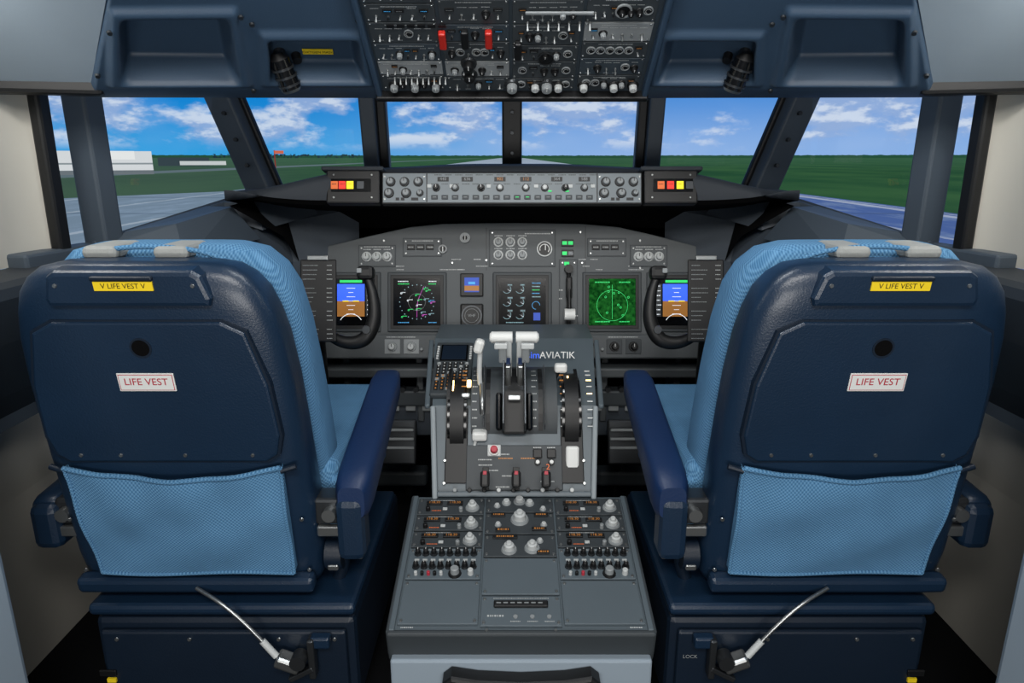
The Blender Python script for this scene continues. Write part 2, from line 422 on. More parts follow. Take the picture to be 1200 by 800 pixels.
# ------------------------------------------------------------ overhead liners, ceiling
def sstep(x, a, c):
    t = max(0, min(1, (x-a)/(c-a))); return t*t*(3-2*t)
def sbox(u, v, u0, u1, v0, v1, e):
    return sstep(u, u0, u0+e)*(1-sstep(u, u1-e, u1))*sstep(v, v0, v0+e*.9)*(1-sstep(v, v1-e, v1))
for s in (-1, 1):
    b = B('overhead_liner' if s < 0 else 'overhead_liner.001')
    p00 = Vector((-.285, 1.60, 1.345)); p01 = Vector((-.285, 1.10, 1.69)); p10 = Vector((-.80, 1.35, 1.3215)); p11 = Vector((-.47, .996, 1.62))
    nn = -((p10-p00).cross(p01-p00)).normalized()
    if nn.y > 0: nn = -nn
    def f(u, vv):
        v = -.07+vv*1.07
        p = p00*(1-u)*(1-v)+p10*u*(1-v)+p01*(1-u)*v+p11*u*v
        sk = .10*v
        d = .085*sbox(u-sk, v, .50, .90, .045, .36, .05)*(.75+.25*sstep(v, .05, .3)) + .055*sbox(u+sk*.3, v, .05, .42, .05, .26, .035)
        d -= .010*sbox(u-sk, v, .46, .94, .02, .40, .03)+.008*sbox(u+sk*.3, v, .02, .455, .02, .30, .03)
        if v < .02: d += .5*((.02-v)**1.5)*1.4
        d += .04*sstep(u, .965, 1.0)
        p = p - nn*d
        return (p.x if s < 0 else -p.x, p.y, p.z)
    b.grid(f, 180, 150, 'liner')
    def L_(u, v, off=0):
        p = p00*(1-u)*(1-v)+p10*u*(1-v)+p01*(1-u)*v+p11*u*v + nn*off
        return Vector((p.x if s < 0 else -p.x, p.y, p.z))
    N = Vector((nn.x if s < 0 else -nn.x, nn.y, nn.z))
    for (u, v) in ((.03, .34), (.46, .33), (.97, .1), (.955, .30), (.475, .02), (.5, .36), (.02, .02)):
        p = L_(u, v, 0.006); b.cone(p, p+N*.004, .005, .004, 'steel_d')
    # swivelling map light in the inner recess
    c = L_(.36, .115, -.01)
    up = Vector((s*.012, -.022, .05)).normalized()
    ctr = c+N*.012
    b.cone(ctr-up*.036, ctr+up*.022, .021, .019, 'black_gloss', 24)
    b.cone(ctr+up*.022, ctr+up*.034, .019, .010, 'black', 24)
    for k in range(3): b.cone(ctr-up*(.030-.016*k), ctr-up*(.026-.016*k), .0225, .0225, 'steel_d', 24)
    b.cone(ctr-up*.042, ctr-up*.036, .017, .021, 'metal', 24)
    b.cone(c-N*.06, c, .012, .012, 'steel_d', 12)
    b.cone(L_(.30, .10, -.05), L_(.30, .10, -.03), .010, .009, 'black', 16)
    if s < 0:
        c = L_(.215, .125, -.042); xx = (L_(.1, .11)-L_(.3, .11)).normalized(); M = frame(c, xx, L_(.235, .3)-L_(.235, .1))
        b.box((0, 0, 0), (.062, .012, .003), 'yellow', 0, M); b.text('OXYGEN MASK', (0, 0, .002), .009, 'black', M)
    b.done()
b = B('ceiling')
for s in (-1, 1):
    P = [[(.79, 1.36, 1.335), (1.0, 1.29, 1.335)], [(.63, 1.18, 1.475), (.99, 1.12, 1.46)], [(.47, .99, 1.63), (.9, .93, 1.60)], [(.3, .80, 1.72), (.8, .80, 1.72)]]
    b.grid(lambda u, v, P=P, s=s: (lambda j, t: tuple((s if k == 0 else 1)*((P[j][0][k]*(1-t)+P[j+1][0][k]*t)*(1-u)+(P[j][1][k]*(1-t)+P[j+1][1][k]*t)*u) for k in range(3)))(min(2, int(v*3)), v*3-min(2, int(v*3))), 4, 12, 'ceil')
    b.box((s*.9, 1.345, 1.335), (.26, .05, .035), 'black', .008, rot=(0, 0, s*-.30))
b.box((0, .95, 1.76), (2.2, .5, .03), 'ceil')
b.done()

# ------------------------------------------------------------ overhead panel
b = B('overhead_panel')
M = frame((0, 1.6, 1.345), X, (0, -.828, .560))
b.box((0, .3, -.015), (.575, .62, .03), 'ovh', .006, M)
b.box((0, -.004, -.005), (.60, .014, .05), 'black', .004, M)
cols = [(-.28, -.145), (-.14, -.005), (0, .135), (.14, .275)]
mods = []
for ci, (a, c) in enumerate(cols):
    v = .016
    hs = [[.045, .04, .05, .055, .045, .06, .07, .08, .1], [.04, .045, .055, .045, .06, .06, .08, .1], [.035, .05, .045, .055, .06, .07, .09, .1], [.045, .05, .045, .05, .06, .06, .08, .1]][ci]
    for h in hs:
        if v+h > .6: break
        mods.append((ci, a, c, v, v+h-.003)); v += h
for i, (ci, a, c, v0, v1) in enumerate(mods):
    light = (ci == 0 and .05 < v0 < .09) or (ci == 1 and .05 < v0 < .08) or (ci == 3 and .14 < v0 < .19)
    pm = random.choice(['ovh', 'panel_d', 'panel_d'])
    if light: pm = 'gray'
    b.box(((a+c)/2, (v0+v1)/2, .002), (c-a-.002, v1-v0, .006), pm, .001, M)
    Mz = M @ Matrix.Translation((0, 0, .005))
    for uu in (a+.005, c-.006):
        for vv in (v0+.004, v1-.004): screw(b, Mz, uu, vv, .0022)
    n = random.choice([5, 6, 7]); w = (c-a-.02)/n
    for k in range(n):
        u = a+.01+w*(k+.5); r = random.random()
        vm = (v0+v1)/2
        if r < .40:
            toggle(b, Mz, u, vm-.007, .0055, random.choice(['offw', 'offw', 'metal']), random.choice([.4, -.3]))
            legend(b, Mz, u, vm+.012, w*.7, .0018); legend(b, Mz, u, vm-.018, w*.5, .0018)
        elif r < .60:
            knob(b, Mz, u, vm-.003, .0062, .012, random.choice(['black', 'black', 'gray']), 'black', 'white'); legend(b, Mz, u, vm+.013, w*.7, .0018)
        elif r < .86:
            b.box((u, vm+.008, .002), (w*.75, .006, .003), 'black', 0, Mz); legend(b, Mz, u, vm+.008, w*.5, .0016, random.choice(['e_dimamber', 'gray', 'e_dimamber', 'e_cyan']), .004)
            toggle(b, Mz, u, vm-.008, .005, random.choice(['offw', 'black']))
        else:
            b.ring((u, vm, 0), .0095, .0075, .003, 'gray', 20, Mz); b.cone((u, vm, 0), (u, vm, .002), .0075, .0075, 'black', 20, Mz)
            b.arc((u, vm, .003), .005, 20, 250, .0008, 'white', 10, Mz)
    legend(b, Mz, (a+c)/2, v1-.005, (c-a)*.5, .002)
Mz = M @ Matrix.Translation((0, 0, .006))
for u, v in ((-.137, .168), (-.046, .170)):
    b.box((u, v, .008), (.014, .042, .014), 'red', .003, Mz)
for u in (-.093, .012): b.box((u, .14 if u > 0 else .17, .008), (.014, .044, .014), 'black', .003, Mz)
for i in range(10): toggle(b, Mz, -.25+.012*i, .052, .006, 'offw', -.5)
for u in (-.255, -.21, -.165, .05, .10, .155, .22, .262): knob(b, Mz, u, .028, .009, .015, 'gray' if u < 0 else 'offw', 'black', 'white')
for u, v in ((-.09, .095), (-.09, .062), (0, .03), (.075, .03)): knob(b, Mz, u, v, .012, .018, 'gray' if v < .05 else 'black', 'steel_d', 'white')
for i in range(7): toggle(b, Mz, .03+.020*i, .205, .0065, 'offw', -.5)
b.box((.09, .232, .004), (.13, .007, .005), 'gray', .002, Mz)
b.ring((.21, .235, 0), .016, .013, .004, 'gray', 24, Mz); b.cone((.21, .235, 0), (.21, .235, .002), .013, .013, 'black', 24, Mz)
b.ring((.07, .11, 0), .018, .015, .004, 'steel_d', 24, Mz); b.cone((.07, .11, 0), (.07, .11, .002), .015, .015, 'black', 24, Mz)
for k in range(6): b.box((-.235+.02*k, .20, .004), (.015, .007, .002), 'black', 0, Mz)
for s in (-1, 1): b.box((s*.292, .3, .0), (.012, .62, .03), 'liner', .004, M)
b.done()

# ------------------------------------------------------------ glareshield + mode control panel
b = B('glareshield')
def gs(x):
    a = abs(x); t = sstep(a, .40, .70)
    ya = 1.855 if a < .435 else 1.84-.14*(a-.435)/.26
    zt = 1.186-.012*sstep(a, .1, .45)-.05*t; zb = 1.078+.020*t*t+.004
    if a > .6: zb += .012*sstep(a, .6, .70)
    return ya, zt, zb
xs = [-.70+1.40*i/70 for i in range(71)]
secs = []
for x in xs:
    ya, zt, zb = gs(x)
    secs.append([(x, 2.19, zt+.002), (x, ya+.05, zt), (x, ya+.012, zt-.004), (x, ya, zt-.02), (x, ya, zb+.015), (x, ya+.01, zb+.003), (x, ya+.03, zb), (x, 2.04, 1.055), (x, 2.09, 1.0)])
n = 9
vs = [p for r in secs for p in r]
b.add(vs, [[i*n+k, i*n+k+1, (i+1)*n+k+1, (i+1)*n+k] for i in range(70) for k in range(4)], 'glare', True)
b.add(vs, [[i*n+k, i*n+k+1, (i+1)*n+k+1, (i+1)*n+k] for i in range(70) for k in (4, 5, 6, 7)], 'blackmatte', False)
for r in (secs[0], secs[-1]): b.add(r[:8], [list(range(8))], 'glare')
for s in (-1, 1): b.add([(s*.70, 1.72, 1.09), (s*.66, 2.15, 1.12), (s*.66, 2.15, .82), (s*.60, 1.98, .88), (s*.62, 1.86, 1.0)], [[0, 1, 2, 3, 4]], 'blackmatte')
b.done()
b = B('mode_control_panel')
M = frame((0, 1.836, 1.127), X, (0, .2571, .9664), .00225)   # unit 2.25 mm, v=0 at unit mid height
b.box((0, 0, -3), (304, 38, 12), 'black', 1.5, M)
b.box((0, 0, 3.2), (300, 34, 1), 'mcp', .4, M)
Mz = M @ Matrix.Translation((0, 0, 3.7))
for u in (-99, 99): b.box((u, 0, .2), (1.2, 33, .6), 'black', 0, Mz)
for s in (-1, 1):
    for i, (du, dv, r) in enumerate([(0, 7, 4), (-16, 7, 4), (16, 7, 4), (-18, -6, 4.2), (2, -6, 4.2), (18, -6, 3)]):
        knob(b, Mz, s*125+du, dv, r, 6, 'gray', 'black', 'black')
    for du in (-8, -2, 10, 14): b.box((s*125+du, -13, .5), (4, 3, 1), 'black', 0, Mz)
    for u in (s*148, s*102):
        for v in (-13, 13): screw(b, Mz, u, v, 1.2)
for u in (-80, -52, -14, 16, 52, 84):
    b.box((u, 10, .4), (13, 5, 1), 'black', 0, Mz); b.text('%03d' % abs(u*7 % 1000), (u, 10, 1), 5, 'e_dimamber' if u in (-14, 16) else 'gray', Mz)
for u in (-88, -66, -36, -14, 16, 38, 62, 84): knob(b, Mz, u, 0, 3.2, 6, random.choice(['offw', 'gray', 'black']), 'black', 'white')
for u in range(-90, 95, 12):
    b.box((u, -11, .6), (7.5, 5, 1.4), 'panel_d' if u % 24 else 'gray', .4, Mz); b.box((u, -11, 1.4), (4, .7, .4), 'e_green' if u in (6, 18) else 'gray', 0, Mz)
    legend(b, Mz, u, 4.5, 8, 1, 'black', .1); legend(b, Mz, u+4, 15, 8, 1, 'black', .1)
for u in (-100+4, -70, -27, 28, 68, 94): b.box((u, 2, .6), (5, 4, 1.2), 'offw', .3, Mz); 
for u in (44, 64): b.box((u, -4, 1), (4, 1.5, .6), 'e_green', 0, Mz)
# annunciator modules on both sides
for s in (-1, 1):
    b.box((s*184, 1, 0), (62, 40, 16), 'black', 2, M)
    b.box((s*184, 21, 2), (72, 5, 20), 'glare', 2, M)
    Mw = M @ Matrix.Translation((0, 0, 8.2))
    b.box((s*186, 2, .3), (46, 15, 1), 'black_gloss', .4, Mw)
    a = -205 if s < 0 else 172
    for i, c in enumerate(('e_orange', 'e_red', 'e_yellow')):
        b.box((a+i*9 if s < 0 else a+i*11, 2, 1), (8, 9, 1), c, .3, Mw)
        legend(b, Mw, a+i*9 if s < 0 else a+i*11, 3, 5, 1, 'black', 1.6)
    b.box((s*175 if s < 0 else 205, 2, 1), (8, 9, 1), 'steel_d', .3, Mw)
    for du in (-22, 22): screw(b, Mw, s*184+du, 14, 1.2); screw(b, Mw, s*184+du, -12, 1.2)
b.done()

# ------------------------------------------------------------ main instrument panel
b = B('instrument_panel')
M = frame((0, 1.933, .686), X, (0, .2571, .9664), .0025)   # unit 2.5 mm
out = [(-300, -20), (-300, 85), (-262, 100), (-215, 112), (-165, 124), (-120, 134), (-80, 138), (0, 139), (80, 138), (125, 134), (165, 125), (215, 112), (262, 100), (300, 85), (300, -20)]
b.poly(out, -8, 0, 'panel', 1, M)
def bezel(u, v, w, h, m='black', sc_='black_gloss'):
    b.box((u, v, 1), (w+7, h+7, 3), 'panel_d', 1.2, M); b.box((u, v, 2.2), (w, h, 1.6), m, .5, M)
    b.box((u, v, 3.05), (w-7, h-8, .3), sc_, 0, M)
T = lambda z: M @ Matrix.Translation((0, 0, z))
DU = [-188, -111, 12, 117, 192]
for u in DU: bezel(u, 46, 62, 63)
S = T(3.4)
def pfd(u, v):
    b.box((u, v+11, 0), (32, 20, .1), 'e_blue', 0, S); b.box((u, v-8, 0), (32, 18, .1), 'e_brown', 0, S)
    for k in range(-3, 4): b.box((u, v+1+k*5, .3), (10 if k % 2 else 6, .6, .1), 'e_white', 0, S)
    b.box((u-21, v+2, .1), (7, 38, .1), 'steel_d', 0, S); b.box((u+21, v+2, .1), (7, 38, .1), 'steel_d', 0, S)
    for sd in (-21, 21):
        for k in range(-3, 4): legend(b, S, u+sd, v+2+k*5.5, 4, 1.2, 'e_white', .3)
    b.box((u, v+24, 0), (26, 3, .1), 'e_green', 0, S); b.arc((u, v-28, .2), 14, 30, 150, .8, 'e_white', 12, S)
    b.box((u-6, v+1, .5), (7, 1.2, .1), 'e_yellow', 0, S); b.box((u+6, v+1, .5), (7, 1.2, .1), 'e_yellow', 0, S)
pfd(-188, 46); pfd(192, 46)
# navigation display
u, v = -111, 46
for k in range(24):
    a = k*math.pi/12; b.box((u+20*math.cos(a), v+20*math.sin(a), .1), (.9, .9, .1), 'e_teal', 0, S)
b.arc((u, v, 0), 10, 0, 360, .25, 'gray', 30, S)
b.tube([(u, v-18, .2), (u+1, v, .2), (u+8, v+18, .2)], .25, 'e_mag', 4, S)
rs = random.Random(3)
for k in range(16):
    du, dv = rs.uniform(-20, 20), rs.uniform(-18, 18); c = rs.choice(['e_cyan', 'e_teal', 'e_white', 'e_green', 'e_mag'])
    b.arc((u+du, v+dv, .2), .9, 0, 360, .5, c, 6, S); legend(b, S, u+du+3, v+dv+1, 4, .8, c, .3)
for dv, c in ((24, 'e_white'), (21, 'e_green'), (-24, 'e_cyan')): legend(b, S, u-16, v+dv, 12, 1.1, c, .2); legend(b, S, u+18, v+dv, 9, 1.1, c, .2)
# engine display
u = 12
for cu in (-17, -2):
    for cv in (15, 0, -15):
        b.arc((u+cu-1, v+cv, 0), 4.8, -150, 60, .4, 'e_teal', 18, S)
        b.add([(u+cu-1, v+cv, .1), (u+cu+3.4, v+cv-2.6, .1), (u+cu+3.4, v+cv-2.0, .1)], [[0, 1, 2]], 'e_white', False, S)
        b.arc((u+cu-1, v+cv, .02), 2.3, -30, 30, 4.2, 'panel_d', 8, S)
        b.box((u+cu+2.5, v+cv+4.8, .05), (6.4, 3.2, .1), 'panel_d', 0, S); legend(b, S, u+cu+2.5, v+cv+4.8, 4.4, 1.2, 'e_teal', .3)
for k in range(5): legend(b, S, u+16, v+22-k*4, 9, 1.1, ['e_cyan', 'e_teal', 'e_green'][k % 3], .2)
b.box((u+17, v-17, 0), (8, 9, .1), 'e_blued', 0, S)
b.arc((u+16, v-4, 0), 4.5, 0, 270, .5, 'e_cyan', 16, S)
legend(b, S, u-9, v-24, 20, 1.1, 'e_teal', .2)
# right navigation display (terrain)
u = 117
b.box((u, v, -.1), (54, 54, .2), 'terrain', 0, S)
b.arc((u, v-4, .2), 18, 0, 360, .35, 'e_green', 30, S); b.box((u, v, .2), (.4, 40, .1), 'e_green', 0, S)
for k in range(10): b.arc((u+random.uniform(-20, 20), v+random.uniform(-20, 20), .3), 1.1, 0, 360, .5, 'e_green', 8, S)
for dv in (23, -23): legend(b, S, u-12, v+dv, 16, 1.4, 'e_green', .3); legend(b, S, u+14, v+dv, 12, 1.4, 'e_green', .3)
# standby instruments
b.box((-47, 66, 1.5), (27, 27, 4), 'black', 1.2, M); b.box((-47, 66, 3.6), (17, 17, .3), 'e_blued', 0, M); b.box((-47, 62, 3.9), (17, 6, .2), 'e_brown', 0, M); b.box((-47, 68, 4.1), (8, 3, .2), 'e_cyan', 0, M)
b.box((-47, 30, 1.5), (27, 28, 4), 'black', 2, M); b.ring((-47, 30, 3), 12, 10.5, 1.5, 'steel_d', 28, M); b.arc((-47, 30, 4), 8, 0, 360, .4, 'gray', 24, M); b.text('VHF', (-47, 30, 4), 5, 'gray', M)
# module plates and controls
P = M @ Matrix.Translation((0, 0, .2))
def plate(u, v, w, h, m='panel'):
    b.box((u, v, .3), (w+2, h+2, .6), 'panel_d', .2, M); b.box((u, v, .9), (w, h, 1), m, .3, M)
    for a in (-1, 1):
        for c in (-1, 1): screw(b, T(1.4), u+a*(w/2-3), v+c*(h/2-3), 1.1)
plate(-158, 100, 42, 24); plate(160, 100, 42, 24); plate(12, 109, 76, 42)
plate(-105, 110, 44, 20); plate(111, 110, 44, 20)
K = T(1.4)
for s, c in ((-1, -158), (1, 160)):
    for d in (-12, 0, 12):
        knob(b, K, c+d, 99, 4.2, 6, 'offw', 'offw', 'black'); legend(b, K, c+d, 107.5, 8, 1.2)
    legend(b, K, c, 110.5, 30, 1.1)
for c in (-105, 111):
    for d in (-13, -2, 9):
        b.box((c+d, 110, 1), (9, 6, 2), 'black', .5, K); legend(b, K, c+d, 110, 6, 1.2, 'offw', 2.1)
    legend(b, K, c, 117.5, 24, 1.2)
for u, v, r in ((-81, 108, 5), (-55, 121, 6), (-55, 121, 4)):
    b.ring((u, v, 0), r, r*.7, 3, 'gray', 20, P); b.cone((u, v, 0), (u, v, 1.5), r*.7, r*.7, 'black', 20, P); b.box((u, v, 2), (1, r*1.2, .4), 'white', 0, P)
for d in (-28, -14, 0):
    for e in (116, 101):
        knob(b, K, 12+d, e, 4.2, 6, 'gray', 'offw', 'black'); legend(b, K, 12+d, e+7.5, 9, 1.1)
b.ring((12+26, 108, 0), 9, 7.6, 2, 'offw', 26, K); b.cone((38, 108, 0), (38, 108, 1), 7.6, 7.6, 'black', 26, K); b.arc((38, 108, 1.2), 5.5, -40, 200, 1, 'white', 16, K); b.box((39, 110, 1.5), (1, 7, .4), 'white', 0, K)
legend(b, K, 30, 126, 30, 1.2)
for v in (115, 103): 
    b.box((65, v, 1), (14, 8, 2), 'black', .5, M)
    b.box((61.5, v, 2.2), (5.5, 4, .4), 'e_green', 0, M); b.box((68.5, v, 2.2), (5.5, 4, .4), 'e_green' if v > 110 else 'steel_d', 0, M)
b.box((64, 91, 1), (6, 4, 1.5), 'e_green', .3, M)
# landing gear lever
plate(66, 55, 20, 80, 'panel'); b.box((66, 55, 1.5), (5, 70, 1), 'black', .3, M)
b.tube([(66, 88, 2), (66, 70, 10), (66, 38, 16)], 2.2, 'black', 8, M)
b.cone((66, 84, 2), (66, 84, 12), 5, 5, 'black', 16, M); b.box((66, 62, 10), (7, 26, 8), 'black', 2, M)
b.cone((60, 31, 18), (72, 31, 18), 6.5, 6.5, 'white', 20, M)
legend(b, K, 57, 60, 4, 1.4); legend(b, K, 57, 50, 4, 1.4); legend(b, K, 74, 30, 4, 1.4)
# lower shelf with outboard knobs
for s, c in ((-1, -128), (1, 128)):
    b.box((s*175, -6, 5), (250, 28, 14), 'panel', 2, M)
    for d in (-10, 12):
        b.box((c+d, -6, 12.5), (18, 17, 1.4), 'panel_d' if s > 0 else 'gray', .5, M); knob(b, T(13), c+d, -6, 4, 7, 'offw' if s < 0 else 'black', 'gray' if s < 0 else 'black', 'black' if s < 0 else 'white')
    knob(b, T(12), s*92, -4, 2.5, 5, 'black'); knob(b, T(12), s*104, -9, 2, 4, 'gray'); legend(b, T(12.2), c, 5, 34, 1.2)
for k in range(26): legend(b, T(.4), random.choice([-140, -70, 92, 150, -30])+random.uniform(-12, 12), random.choice([88, 84, 96]), 8, 1.1)
for u, v in ((-70, 92), (-30, 95), (80, 128), (-150, 118), (150, 118), (-20, 92), (150, 86), (-78, 60), (-16, 20), (48, 92), (82, 92)): screw(b, T(0), u, v, 1.4)
b.box((-30, 108, .2), (.5, 50, .3), 'black', 0, M); b.box((86, 70, .2), (.5, 130, .3), 'black', 0, M)
b.done()

# under-panel structure and rudder pedals
b = B('underpanel_structure')
for s in (-1, 1):
    b.box((s*.42, 1.96, .595), (.44, .10, .03), 'panel', .006)
    b.box((s*.36, 1.98, .50), (.30, .05, .05), 'panel_d', .006)
    b.box((s*.33, 2.0, .42), (.25, .04, .10), 'console', .004)
    b.box((s*.28, 2.0, .53), (.02, .06, .22), 'panel', .004); b.box((s*.50, 2.0, .50), (.02, .06, .28), 'panel', .004)
    for i in range(6): b.cone((s*(.25+.04*i), 1.97, .53), (s*(.25+.04*i), 1.95, .53), .008, .008, 'steel_d')
    for i in range(4): b.box((s*(.26+.05*i), 1.968, .47), (.03, .01, .025), 'gray', .002)
b.done()
for s in (-1, 1):
    b = B('rudder_pedals' if s < 0 else 'rudder_pedals.001')
    for x in (.33, .56):
        b.box((s*x, 1.86, .40), (.10, .02, .13), 'steel_d', .006, rot=(-.35, 0, 0))
        for k in range(4): b.box((s*x, 1.845, .36+.028*k), (.09, .008, .008), 'gray', .002, rot=(-.35, 0, 0))
        b.tube([(s*x, 1.87, .36), (s*x, 1.95, .28), (s*x, 2.0, .16)], .012, 'steel_d')
    b.box((s*.445, 1.97, .24), (.36, .06, .05), 'panel_d', .01)
    b.done()

# ------------------------------------------------------------ control yokes
for s in (-1, 1):
    b = B('control_yoke' if s < 0 else 'control_yoke.001')
    M = frame((s*.505, 1.66, .845), X, (0, .25, .966))
    b.tube([(s*.505, 1.70, .15), (s*.505, 1.70, .5), (s*.505, 1.69, .80)], .026, 'black', 14)
    b.cone((0, 0, -.05), (0, 0, .02), .05, .045, 'black', 20, M)
    b.box((0, -.02, .01), (.13, .10, .045), 'black', .012, M)
    for q in (-1, 1):
        b.tube([(q*.03, -.055, .01), (q*.09, -.085, .01), (q*.140, -.078, .012), (q*.165, -.03, .015), (q*.163, .03, .018), (q*.150, .075, .02)],
               lambda t: .011+.007*math.sin(min(1, t*1.1)*math.pi), 'black', 14, M)
        b.box((q*.147, .084, .022), (.042, .034, .036), 'black', .01, M)
        b.box((q*.135, .088, .041), (.012, .012, .01), 'gray', .002, M)
        b.cone((q*.15, -.055, .02), (q*.15, -.055, .035), .012, .01, 'steel_d', 12, M)
    # checklist plate on the hub
    cu = -s*.036
    b.box((cu, .015, .042), (.088, .20, .008), 'black', .004, M)
    Mt = M @ Matrix.Translation((0, 0, .047))
    for k in range(17):
        if k in (4, 9, 13): continue
        w = random.uniform(.02, .04)
        legend(b, Mt, cu-.036+w/2, .100-.0110*k, w, .0019, 'gray'); legend(b, Mt, cu+.028, .100-.0110*k, .012, .0019, 'offw')
    b.box((cu, .118, .045), (.05, .012, .01), 'metal', .002, M)
    b.done()

# ------------------------------------------------------------ centre pedestal (aft electronics)
b = B('center_pedestal')
M = frame((0, 1.017, .408), X, (0, .346, .076))
b.box((0, .177, -.012), (.46, .36, .02), 'panel_ped', .003, M)
b.box((0, 1.19, .27), (.45, .33, .24), 'ceil', .004)
# skirts
b.box((0, -.003, -.030), (.468, .012, .066), 'panel_d', .004, M)
for s in (-1, 1):
    b.box((s*.231, .177, -.028), (.010, .36, .06), 'panel_d', .003, M)
    b.box((s*.226, .177, .001), (.010, .354, .006), 'panel_ped', .002, M)
b.box((0, 1.012, .26), (.456, .02, .20), 'ceil', .004)
b.poly([(-.135, -.18), (-.135, -.025), (-.12, -.012), (-.075, -.020), (0, -.024), (.075, -.020), (.12, -.012), (.135, -.025), (.135, -.18)], 0, .03, 'black', .006, frame((0, 1.0, .363), X, (0, 0, 1)))
for s in (-1, 1): screw(b, frame((s*.2, 1.005, .33), X, (0, 0, 1)), 0, 0, .004)
c3 = [(-.219, -.075), (-.073, .073), (.075, .219)]
Mz = M @ Matrix.Translation((0, 0, .003))
def mod(ci, v0, v1, m='panel_ped', scr=True):
    a, c = c3[ci]
    b.box(((a+c)/2, (v0+v1)/2, .001), (c-a-.002, v1-v0-.002, .005), m, .0012, M)
    if scr:
        for uu in (a+.007, c-.007):
            for vv in (v0+.008, v1-.008): screw(b, Mz, uu, vv, .0032)
Mz = M @ Matrix.Translation((0, 0, .0036))
for ci in (0, 2):
    a, c = c3[ci]; mid = (a+c)/2
    for (v0, v1) in ((.292, .346), (.245, .290), (.198, .243)):
        mod(ci, v0, v1, 'panel_d'); vm = (v0+v1)/2
        for du in (-.036, .008):
            b.box((mid+du, vm+.008, .002), (.034, .010, .004), 'black', .001, Mz)
            b.text('118.30', (mid+du, vm+.008, .0045), .009, 'e_dimamber', Mz)
        b.box((mid-.012, vm-.010, .002), (.010, .007, .003), 'offw', .001, Mz)
        legend(b, Mz, mid-.03, vm-.014, .02, .0022, 'e_orange'); legend(b, Mz, mid-.02, vm+.018, .05, .002)
        knob(b, Mz, c-.026, vm-.004, .0105, .012, 'offw', 'gray', None, 18); knob(b, Mz, c-.026, vm-.004, .0065, .019, 'offw')
        knob(b, Mz, a+.024, vm-.012, .005, .010, 'black')
        knob(b, Mz, c-.05, vm-.014, .0045, .010, 'gray')
    mod(ci, .115, .196)
    for j, vv in enumerate((.180, .163, .146)):
        for k in range(8):
            u = a+.018+.0157*k
            if j == 1: b.box((u, vv, .001), (.009, .004, .002), 'offw', 0, Mz)
            else:
                knob(b, Mz, u, vv, .0052, .013, 'black', 'steel_d', 'white', 12)
    for k in range(5): knob(b, Mz, a+.02+.012*k, .127, .0035, .008, ['offw', 'black', 'redtxt', 'black', 'offw'][k])
    knob(b, Mz, c-.05, .129, .009, .016, 'gray', 'black'); knob(b, Mz, c-.02, .129, .006, .012, 'offw')
    legend(b, Mz, mid, .190, .09, .0022)
    mod(ci, .012, .113)
# centre column
mod(1, .300, .346, 'panel_d'); mod(1, .235, .298, 'panel_d'); mod(1, .172, .233, 'panel_d'); mod(1, .078, .170); mod(1, .008, .076)
for du, vv, r in ((-.028, .330, .007), (.0, .334, .009), (.022, .328, .007), (0, .278, .0135), (-.045, .262, .005), (.05, .262, .005), (-.022, .192, .011), (.024, .195, .011), (-.048, .32, .005), (.05, .31, .005), (.04, .215, .005)):
    knob(b, Mz, du, vv, r, r*1.3, 'offw', 'gray', None, 18); 
    if r > .0095: knob(b, Mz, du, vv, r*.62, r*1.8, 'offw')
for du, vv, w in ((-.045, .29, .03), (.045, .29, .03), (-.03, .225, .05), (.04, .248, .03), (-.035, .245, .03), (.045, .183, .025)):
    b.box((du, vv, .002), (w, .010, .003), 'black', .001, Mz); legend(b, Mz, du, vv, w*.7, .004, 'e_dimamber', .004)
b.box((-.0, .054, .003), (.098, .014, .006), 'black', .002, Mz); 
for k in range(7): b.box((-.04+.0125*k, .054, .0065), (.008, .002, .001), 'gray', 0, Mz)
legend(b, Mz, -.045, .030, .03, .004)
for u in (-.01, .02, .05): b.cone((u, .028, 0), (u, .028, .002), .004, .004, 'gray', 14, Mz); legend(b, Mz, u, .018, .018, .002)
legend(b, Mz, 0, .069, .1, .0022)
for u in (-.06, .06): screw(b, Mz, u, -.0, .003)
legend(b, Mz, -.2, .005, .02, .003); legend(b, Mz, .2, .005, .02, .003)
b.done((.016, 0, 0))

# ------------------------------------------------------------ throttle quadrant
b = B('throttle_quadrant')
pr = [(1.39, .15, .172), (1.37, .49, .172), (1.48, .654, .188), (1.74, .745, .208), (1.90, .745, .208), (1.90, .15, .208)]
vs = [(s*h, y, z) for s in (-1, 1) for y, z, h in pr]; n = len(pr)
b.add(vs, [[i, i+1, n+i+1, n+i] for i in range(n-1)]+[list(range(n)), list(range(n, 2*n))[::-1]], 'panel_ped')
A_ = frame((0, 1.37, .49), X, (0, .557, .830)); Bf = frame((0, 1.48, .654), X, (0, .944, .330))
for s in (-1, 1):
    # raised side rails
    b.box((s*.174, .10, .006), (.012, .21, .016), 'panel_l', .004, A_ @ Matrix.Rotation(-s*.06, 4, 'Z'))
    b.box((s*.199, .135, .004), (.012, .27, .012), 'panel_ped', .004, Bf @ Matrix.Rotation(-s*.06, 4, 'Z'))
    # trim wheels
    Cw = (1.522, .603 if s < 0 else .615)
    b.cone((s*.114, *Cw), (s*.145, *Cw), .098, .098, 'black', 64); b.cone((s*.108, *Cw), (s*.151, *Cw), .090, .090, 'black_gloss', 64)
    b.box((s*.13, .105, .002), (.05, .17, .006), 'black', .002, A_)
b.box((.130, 1.408, .555), (.030, .014, .055), 'white', .005, rot=(-.25, 0, 0))
